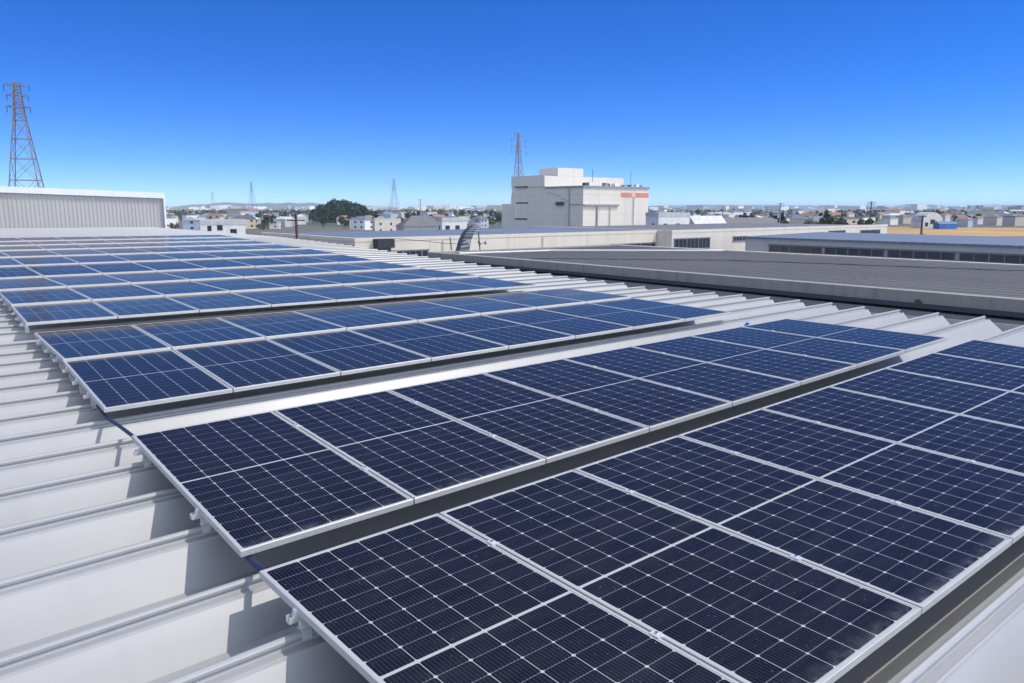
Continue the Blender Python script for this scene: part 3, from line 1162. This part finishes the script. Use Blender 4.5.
def pole(px, d, ztop, m, label, r=.13, arms=2, tilt=0.0, al=.8):
    x, y = ang(px, d)
    t = thing('utility_pole', (x, y, GROUND), label, 'utility pole', 'utility poles')
    top = Vector((x, y, ztop)) + rt * tilt
    b = MB()
    b.bar((x, y, GROUND), top, r * 1.2, 8, 0, r)
    b.build('pole', m, t)
    for q in range(arms):
        a = MB()
        c = Vector((x, y, ztop - .25 - q * .7)) + rt * tilt
        a.bar(c - rt * al, c + rt * al, r * .6, 4)
        ao = a.build('cross_arm', m, t)
        for s in (-.9, -.45, .45, .9):
            i_ = MB()
            i_.bar(c + rt * (s * al) + Vector((0, 0, r * .6)), c + rt * (s * al) + Vector((0, 0, r * .6 + .18)), r * .35, 5)
            i_.build('insulator', M['fascia'], ao)
    return t


pole(295.5, 36, 1.30, M['rust'], 'rusty brown pole with a crossarm standing in front of the grey hall wall', .055, 1, 0, .40)
pole(264.5, 37, .15, M['rust'], 'short rusty brown post at the left end of the cream hall', .07, 1, 0, .25)
pole(780.3, 210, 2.9, M['pylon'], 'grey utility pole above the white hall roof, third from the right', .16)
pole(766.5, 260, 2.1, M['pylon'], 'grey utility pole left of a taller one above the white hall', .18)
pole(723, 300, 2.2, M['pylon'], 'thin grey utility pole left of the row above the white hall', .2)
pole(871, 330, 4.0, M['darkgrey'], 'dark utility pole with crossarms above the right end of the white hall', .22, 3, 0, 1.6)
pole(923.5, 300, -1.0, M['darkgrey'], 'dark post standing at the edge of the straw coloured field', .3, 1, 0, 1.4)
pole(420.4, 520, 7.2, M['pylon'], 'distant thin pole right of the pylon by the dark grove', .3, 1, 0, 1.2)
pole(688, 420, 3.0, M['pylon'], 'far utility pole just right of the large pale factory block', .3, 1, 0, 1.0)


# ------------------------------------------------------------------ trees
def crown_mesh(seed, rx, ry, h0, h1, nclump, nleaf, leaf, m):
    rnd = random.Random(seed)
    mb = MB()
    cz, rz = (h0 + h1) / 2, (h1 - h0) / 2
    cl = []
    for _ in range(nclump):
        while True:
            p = Vector((rnd.uniform(-1, 1), rnd.uniform(-1, 1), rnd.uniform(-1, 1)))
            if .25 < p.length < .92:
                break
        cl.append((Vector((p.x * rx, p.y * ry, cz + p.z * rz)), rnd.uniform(.22, .42) * min(rx, rz)))
    for i in range(nleaf):
        c, r = cl[i % nclump]
        d = Vector((rnd.gauss(0, 1), rnd.gauss(0, 1), rnd.gauss(0, 1))).normalized() * r * rnd.random() ** .4
        p = c + d
        a = Vector((rnd.gauss(0, 1), rnd.gauss(0, 1), rnd.gauss(0, .6))).normalized()
        b = a.cross(Vector((rnd.gauss(0, 1), rnd.gauss(0, 1), rnd.gauss(0, 1)))).normalized()
        s = leaf * rnd.uniform(.6, 1.4)
        mb.poly([p - a * s, p + b * s * .6, p + a * s, p - b * s * .6])
    return mb.mesh('crown', m)


def trunk_mesh(seed, h, r, top, rx):
    rnd = random.Random(seed)
    mb = MB()
    mb.bar((0, 0, 0), (0, 0, h), r, 7, 0, r * .6)
    for q in range(5):
        an = q * 1.257 + rnd.uniform(-.4, .4)
        mb.bar((0, 0, h * rnd.uniform(.6, .98)), (cos(an) * rx * .6, sin(an) * rx * .6, h + (top - h) * rnd.uniform(.3, .7)), r * .45, 5, 0, r * .12)
    mb.bar((0, 0, h), (0, 0, h + (top - h) * .7), r * .6, 6, 0, r * .15)
    return mb.mesh('trunk', M['bark'])


TREE = {}
for nm, (rx, h0, h1, ncl, nlf, lf, m) in dict(
        grove=(7.5, 1.5, 15.5, 46, 5200, .72, 'leafd'), round=(3.6, 1.6, 8.0, 18, 1100, .42, 'leaf'),
        tall=(2.4, 1.2, 10.0, 18, 1000, .40, 'leafd'), low=(3.4, .5, 4.6, 14, 800, .38, 'leafy')).items():
    TREE[nm] = (crown_mesh(hash(nm) % 97 if False else len(nm) * 7, rx, rx, h0, h1, ncl, nlf, lf, M[m]), trunk_mesh(len(nm), h0 + 1.2, .28 if nm != 'grove' else .45, h1, rx))


def tree(kind, px, d, s, label, group, sz=1.0):
    x, y = ang(px, d)
    t = thing('tree', (x, y, GROUND), label, 'tree', group)
    t.rotation_euler = (0, 0, random.uniform(0, 6.28))
    t.scale = (s, s, s * sz)
    for nm, me in zip(('crown', 'trunk'), TREE[kind]):
        o = bpy.data.objects.new(nm, me)
        COL.objects.link(o)
        o.parent = t
    return t


gr = [(316, 600, .62), (322, 585, .80), (329, 600, .98), (336, 590, 1.06), (343, 600, 1.03), (350, 588, .98), (357, 600, .90), (363, 590, .78), (339, 575, .80), (326, 572, .70), (353, 572, .74)]
for q, (px, d, s) in enumerate(gr):
    tree('grove', px, d, s, 'dark evergreen tree of the rounded grove, one of its %s' % ('front trees' if d < 580 else ('left trees' if px < 328 else ('right trees' if px > 352 else 'tall middle trees'))), 'trees of the dark grove')

# ------------------------------------------------------------------ houses of the town
WALLS = {'white': (.72, .71, .68), 'cream': (.66, .59, .48), 'grey': (.42, .425, .43), 'beige': (.50, .43, .35), 'pale blue': (.36, .42, .50)}
ROOFS = {'dark grey': (.13, .133, .14), 'brown': (.17, .12, .09), 'blue grey': (.13, .17, .24), 'terracotta': (.30, .155, .10), 'pale': (.50, .50, .49)}
WM = {k: mat(k + ' house wall', c, .85, 0, noise=(.6, .1)) for k, c in WALLS.items()}
RM = {k: mat(k + ' house roof', c, .7, 0, noise=(.8, .18)) for k, c in ROOFS.items()}


def house_parts(form, lx, ly, h, rh):
    """wall, roof and window meshes of a small house, its base at z = 0"""
    w_ = MB()
    w_.box(-lx / 2, lx / 2, -ly / 2, ly / 2, 0, h)
    r_ = MB()
    ox, oy = lx / 2 + .4, ly / 2 + .4
    if form == 'flat':
        r_.box(-lx / 2 - .12, lx / 2 + .12, -ly / 2 - .12, ly / 2 + .12, h + .003, h + .45)
    elif form == 'gable':
        a = [(-ox, -oy, h + .003), (ox, -oy, h + .003), (ox, oy, h + .003), (-ox, oy, h + .003)]
        t = [(-ox, 0, h + rh), (ox, 0, h + rh)]
        r_.poly(a[::-1])
        r_.quad(a[0], a[1], t[1], t[0])
        r_.quad(a[2], a[3], t[0], t[1])
        r_.poly([a[3], a[0], t[0]])
        r_.poly([a[1], a[2], t[1]])
    else:
        a = [(-ox, -oy, h + .003), (ox, -oy, h + .003), (ox, oy, h + .003), (-ox, oy, h + .003)]
        t = [(-ox * .45, 0, h + rh), (ox * .45, 0, h + rh)]
        r_.poly(a[::-1])
        r_.quad(a[0], a[1], t[1], t[0])
        r_.quad(a[2], a[3], t[0], t[1])
        r_.poly([a[3], a[0], t[0]])
        r_.poly([a[1], a[2], t[1]])
    wins = []
    fl = max(1, int(h // 2.7))
    for k_ in range(fl):
        z = 1.0 + k_ * 2.7
        for sx in (-.28, .12):
            for sy in (-1, 1):
                wins.append((sx * lx, sy * (ly / 2 + .02), z, 0))
        for sx in (-1, 1):
            wins.append((sx * (lx / 2 + .02), -.1 * ly, z, 1))
    return w_, r_, wins


WIN = []
for ax in (0, 1):
    n_ = MB()
    if ax == 0:
        n_.box(-.8, .8, -.03, .03, 0, 1.1)
    else:
        n_.box(-.03, .03, -.7, .7, 0, 1.1)
    WIN.append(n_.mesh('window', [M['pane']]))
HM = {}
for form in ('flat', 'gable', 'hip'):
    for v, (lx, ly, h, rh) in enumerate(((9, 7, 5.4, 1.8), (13, 8, 5.6, 2.0), (24, 11, 6.2, 2.2), (16, 11, 8.6, 1.8))):
        a_, b_, c_ = house_parts(form, lx, ly, h, rh)
        HM[form, v] = (a_.mesh('wall', [M['pane']]), b_.mesh('roof', [M['pane']]), c_)
HMC = {}


def house_mesh(form, v, slot, matl):
    key = (form, v, slot, matl.name)
    if key not in HMC:
        me = HM[form, v][slot].copy()
        me.materials.clear()
        me.materials.append(matl)
        HMC[key] = me
    return HMC[key]


def zone(px):
    if px < 310:
        return 'left of the dark grove'
    if px < 372:
        return 'around the dark grove'
    if px < 505:
        return 'between the grove and the factory block'
    if px < 760:
        return 'right of the large factory block'
    if px < 885:
        return 'behind the white hall roof'
    return 'beyond the straw coloured field'


def house(px, d, form, v, wc, rc, rot, s=1.0, label=None, windows=True, sz=1.0):
    x, y = ang(px, d)
    far = 'far' if d > 700 else ('nearer' if d < 330 else 'midway')
    lab = label or '%s %s house with %s roof %s' % (far, wc, rc, zone(px))
    t = thing('house', (x, y, GROUND), lab, 'house', 'houses of the town')
    t.rotation_euler = (0, 0, rot)
    t.scale = (s, s, s * sz)
    if windows:
        for wx, wy, wz, ax in HM[form, v][2]:
            o = bpy.data.objects.new('window', WIN[ax])
            COL.objects.link(o)
            o.parent = t
            o.location = (wx, wy, wz)
    for nm, slot, ml in (('wall', 0, WM[wc]), ('roof', 1, RM[rc])):
        o = bpy.data.objects.new(nm, house_mesh(form, v, slot, ml))
        COL.objects.link(o)
        o.parent = t
    return t


rnd = random.Random(21)
placed = []
placed += [ang(px, d) + (13 * s,) for px, d, s in gr]


def free(x, y, r):
    if -70 < x < 125 and -60 < y < 112:
        return False
    if 112 < x < 165 and 112 < y < 172:
        return False
    # keep the straw field clear
    px = 512 + F_PX * math.tan(atan2(x - CAM.x, y - CAM.y) - YAW)
    if px > 862 and hypot(x, y) < 500:
        return False
    return all(hypot(x - a, y - b) > r + c for a, b, c in placed)


def put(px, d, r):
    x, y = ang(px, d)
    if free(x, y, r):
        placed.append((x, y, r))
        return True
    return False


# houses one can recognise
placed.append(ang(220, 112) + (14,))
wh = house(221, 112, 'flat', 1, 'white', 'pale', -.27, .43, 'white flat roofed house with dark windows behind the left roof edge', sz=3.5)
for wx, wz, ww in ((-3.9, 5.05, .75), (-.9, 5.1, 1.0), (3.0, 4.75, 1.2)):
    o = bpy.data.objects.new('window', WIN[0])
    COL.objects.link(o)
    o.parent = wh
    o.location = (wx, -4.02, wz)
    o.scale = (ww, 1, .42)
aw = MB()
aw.hexa([(a_ - .2, b_, c_ + .75) for a_, b_, c_ in ((-1.5, -4.9, 3.35), (.5, -4.9, 3.35), (.5, -4.01, 3.75), (-1.5, -4.01, 3.75), (-1.5, -4.9, 3.4), (.5, -4.9, 3.4), (.5, -4.01, 3.85), (-1.5, -4.01, 3.85))])
o = bpy.data.objects.new('awning', aw.mesh('awning', [M['bluelight']]))
COL.objects.link(o)
o.parent = wh
house(451, 165, 'flat', 0, 'white', 'pale', -.27, .6, 'white box shaped house with dark windows left of the factory block', sz=2.44)
placed.append(ang(451, 165) + (8,))
house(421, 185, 'hip', 1, 'grey', 'dark grey', -.27, .8, 'grey house with a dark overhanging roof beside the white box shaped house', sz=1.43)
placed.append(ang(421, 185) + (9,))
house(386, 330, 'flat', 2, 'cream', 'pale', -.27, .46, 'low cream house right of the dark grove', sz=2.1)
placed.append(ang(386, 330) + (9,))
house(668, 150, 'flat', 1, 'white', 'pale', -.27, .53, 'white annex with two dark windows right of the large factory block', sz=3.05)
placed.append(ang(668, 150) + (10,))
house(706, 175, 'gable', 1, 'cream', 'pale', -.27, .62, 'cream house with a pale roof right of the white annex', sz=1.9)
placed.append(ang(706, 175) + (9,))
house(743, 190, 'gable', 2, 'grey', 'dark grey', -.27, .7, 'low grey shed with a dark roof behind the white hall', sz=1.43)
placed.append(ang(743, 190) + (10,))

# barrel roofed barn, blue shed by the field
x, y = ang(934, 470)
t = thing('barn', (x, y, GROUND), 'white barrel roofed barn standing behind the straw coloured field', 'barn')
b_ = MB()
side, dep = rt.copy(), Vector((rt.y, -rt.x, 0)) * -1
arc = [(5.4 * cos(a), 3.2 + 5.2 * sin(a)) for a in [pi * i / 14 for i in range(15)]]
o_ = Vector((x, y, GROUND))
fr_ = [o_ + side * a + Vector((0, 0, z)) for a, z in arc]
bk_ = [p + dep * 12 for p in fr_]
for i in range(14):
    b_.quad(fr_[i], fr_[i + 1], bk_[i + 1], bk_[i])
b_.build('roof', RM['pale'], t)
b_ = MB()
b_.poly([o_ + side * 5.3, *[p + dep * .05 for p in fr_], o_ - side * 5.3])
b_.poly([o_ + side * 5.3 + dep * 11.9, *[p - dep * .05 for p in bk_], o_ - side * 5.3 + dep * 11.9])
for s_ in (-1, 1):
    a = o_ + side * 5.3 * s_
    b_.quad(a, a + dep * 11.9, a + dep * 11.9 + Vector((0, 0, 3.2)), a + Vector((0, 0, 3.2)))
wo_ = b_.build('wall', WM['white'], t)
b_ = MB()
b_.box(-1.2, 1.2, -.06, .04, 2.2, 4.6)
b_.box(-3.9, -2.4, -.06, .04, 1.0, 3.0)
R_ = Matrix.Translation(o_) @ Matrix.Rotation(-YAW, 4, 'Z')
b_.v = [tuple(R_ @ Vector(v)) for v in b_.v]
b_.build('window', M['pane'], t)
placed.append((x, y, 12))
x, y = ang(950, 455)
t = thing('shed', (x, y, GROUND), 'bright blue sheeted shed beside the barrel roofed barn', 'shed')
b_ = MB()
R_ = Matrix.Translation((x, y, GROUND)) @ Matrix.Rotation(-YAW, 4, 'Z')
b_.box(-4.5, 4.5, 0, 6, 0, 2.6)
b_.v = [tuple(R_ @ Vector(v)) for v in b_.v]
b_.build('wall', mat('bright blue sheet', (.03, .16, .50), .6, 0, noise=(.4, .25)), t)
b_ = MB()
b_.hexa([(-4.8, -.3, 2.601), (4.8, -.3, 2.601), (4.8, 6.3, 2.601), (-4.8, 6.3, 2.601), (-4.8, 2.4, 3.9), (4.8, 2.4, 3.9), (4.8, 3.6, 3.9), (-4.8, 3.6, 3.9)])
b_.v = [tuple(R_ @ Vector(v)) for v in b_.v]
b_.build('roof', RM['blue grey'], t)
placed.append((x, y, 9))

wk = ['white', 'white', 'cream', 'grey', 'beige', 'cream', 'pale blue']
rk = ['dark grey', 'dark grey', 'brown', 'blue grey', 'terracotta', 'pale', 'blue grey']
nh = 0
tries = 0
while nh < 285 and tries < 6000:
    tries += 1
    px = rnd.choice((rnd.uniform(150, 512), rnd.uniform(640, 1060), rnd.uniform(640, 1060)))
    d = 380 * (1700 / 380) ** rnd.random()
    v = rnd.choice((0, 0, 0, 1, 1, 2, 3) if d > 700 else (0, 0, 0, 1))
    if not put(px, d, (6.5, 8.5, 14, 11)[v]):
        continue
    house(px, d, rnd.choice(('gable', 'hip', 'hip', 'flat')), v, rnd.choice(wk), rnd.choice(rk), rnd.uniform(-.5, .5) + rnd.choice((0, pi / 2)), rnd.uniform(.72, 1.0), windows=d < 430)
    nh += 1

TL = {'round': 'bushy green tree', 'tall': 'tall dark slender tree', 'low': 'low yellowish green tree'}
spec_trees = [(826, 330, 'tall', 1.05, 'large dark tree standing above the white hall roof'), (830, 340, 'round', 1.0, 'broad dark tree beside the large one above the white hall'),
              (842, 330, 'round', .85, 'rounded tree right of the large dark one above the white hall'), (868, 300, 'round', .95, 'dark broad tree by the pole at the right end of the white hall'),
              (787, 205, 'tall', .78, 'dark narrow cypress beside the utility pole above the white hall'), (792, 240, 'round', .6, 'small dark tree right of the narrow cypress'),
              (477, 120, 'tall', .72, 'dark leafy tree showing above the curved duct'), (923, 305, 'low', .5, 'small dark tree at the post by the straw coloured field'),
              (812, 320, 'round', .75, 'dark bushy tree left of the large one above the white hall'), (267, 420, 'round', .95, 'dark tree left of the rusty pole'),
              (272, 430, 'tall', .8, 'narrow dark tree beside the rusty pole')]
for px, d, kd, s, lab in spec_trees:
    tree(kd, px, d, s, lab, 'trees in the town')
nt_ = 0
tries = 0
while nt_ < 290 and tries < 9000:
    tries += 1
    px = rnd.choice((rnd.uniform(150, 512), rnd.uniform(640, 1060)))
    d = (400 if px < 505 else 230) * (1500 / (400 if px < 505 else 230)) ** rnd.random()
    if not put(px, d, 3.0):
        continue
    kd = rnd.choice(('round', 'round', 'tall', 'low'))
    tree(kd, px, d, rnd.uniform(.6, 1.0), '%s %s %s' % (TL[kd], 'far away' if d > 700 else 'among the houses', zone(px)), 'trees in the town')
    nt_ += 1

# the far town and its woods read as one mass each
far_m = [WM['white'], WM['cream'], WM['grey'], RM['dark grey'], RM['blue grey'], RM['terracotta'], WM['beige']]
ft = MB()
for q in range(3600):
    px = rnd.uniform(-60, 1120)
    d = 1300 * (5600 / 1300) ** (rnd.random() ** .8)
    x, y = ang(px, d)
    big_ = rnd.random() < .12
    lx, ly = (rnd.uniform(18, 42), rnd.uniform(12, 20)) if big_ else (rnd.uniform(8, 15), rnd.uniform(7, 11))
    h = rnd.uniform(9, 17) * (1 + .25 * (d > 3000)) if big_ else rnd.uniform(5, 8)
    an = rnd.uniform(0, pi)
    c, s = cos(an), sin(an)
    cr = [(-lx / 2, -ly / 2), (lx / 2, -ly / 2), (lx / 2, ly / 2), (-lx / 2, ly / 2)]
    cr = [(x + a * c - b * s, y + a * s + b * c) for a, b in cr]
    mi = rnd.choice((0, 0, 1, 2, 6))
    ft.hexa([(a, b, GROUND) for a, b in cr] + [(a, b, GROUND + h) for a, b in cr], mi)
    if not big_:
        e0, e1 = (cr[0][0] + cr[3][0]) / 2, (cr[0][1] + cr[3][1]) / 2
        g0, g1 = (cr[1][0] + cr[2][0]) / 2, (cr[1][1] + cr[2][1]) / 2
        zt, zb = GROUND + h + 1.9, GROUND + h + .02
        mr = rnd.choice((3, 3, 4, 5))
        A_, B_, C_, D_ = [(a, b, zb) for a, b in cr]
        ft.quad(A_, B_, (g0, g1, zt), (e0, e1, zt), mr)
        ft.quad(C_, D_, (e0, e1, zt), (g0, g1, zt), mr)
        ft.poly([D_, A_, (e0, e1, zt)], mi)
        ft.poly([B_, C_, (g0, g1, zt)], mi)
o = ft.build('far_town', far_m)
tag(o, 'far off town of tiny pale houses along the horizon', 'town', kind='stuff')
fwd = MB()
for q in range(1500):
    px = rnd.uniform(-60, 1120)
    d = 900 * (5200 / 900) ** rnd.random()
    x, y = ang(px, d)
    if px > 880 and d < 520:
        continue
    L = rnd.uniform(8, 60)
    hh = rnd.uniform(4.5, 9)
    for j in range(int(8 + L * .7)):
        cx_, cy_ = x + rt.x * rnd.uniform(-L, L) / 2 + rnd.uniform(-4, 4), y + rt.y * rnd.uniform(-L, L) / 2 + rnd.uniform(-4, 4)
        cz_ = GROUND + hh * rnd.uniform(.15, .95)
        a = Vector((rnd.gauss(0, 1), rnd.gauss(0, 1), rnd.gauss(0, .7))).normalized()
        b = a.cross(Vector((rnd.gauss(0, 1), rnd.gauss(0, 1), rnd.gauss(0, 1)))).normalized()
        s = rnd.uniform(1.0, 2.2)
        c = Vector((cx_, cy_, cz_))
        fwd.poly([c - a * s, c + b * s * .8, c + a * s, c - b * s * .8], q % 2)
tag(fwd.build('far_woods', [M['leafd'], M['leaf']]), 'far off hedges and woods between the houses along the horizon', 'woods', kind='stuff')

# ------------------------------------------------------------------ haze
hz = MB()
hz.box(-13900, 13900, -13900, 13900, GROUND - 1.0, 62)
ho = hz.build('haze', None)
ho.data.materials.clear()
hm = bpy.data.materials.new('pale air')
hm.use_nodes = True
ht_ = hm.node_tree
ht_.nodes.clear()
vol = ht_.nodes.new('ShaderNodeVolumePrincipled')
vol.inputs['Color'].default_value = (.66, .83, 1.0, 1)
vol.inputs['Density'].default_value = 1.0e-4
vol.inputs['Anisotropy'].default_value = -.25
oo = ht_.nodes.new('ShaderNodeOutputMaterial')
ht_.links.new(vol.outputs[0], oo.inputs['Volume'])
ho.data.materials.append(hm)
tag(ho, 'thin blue haze over the plain', 'haze', kind='stuff')
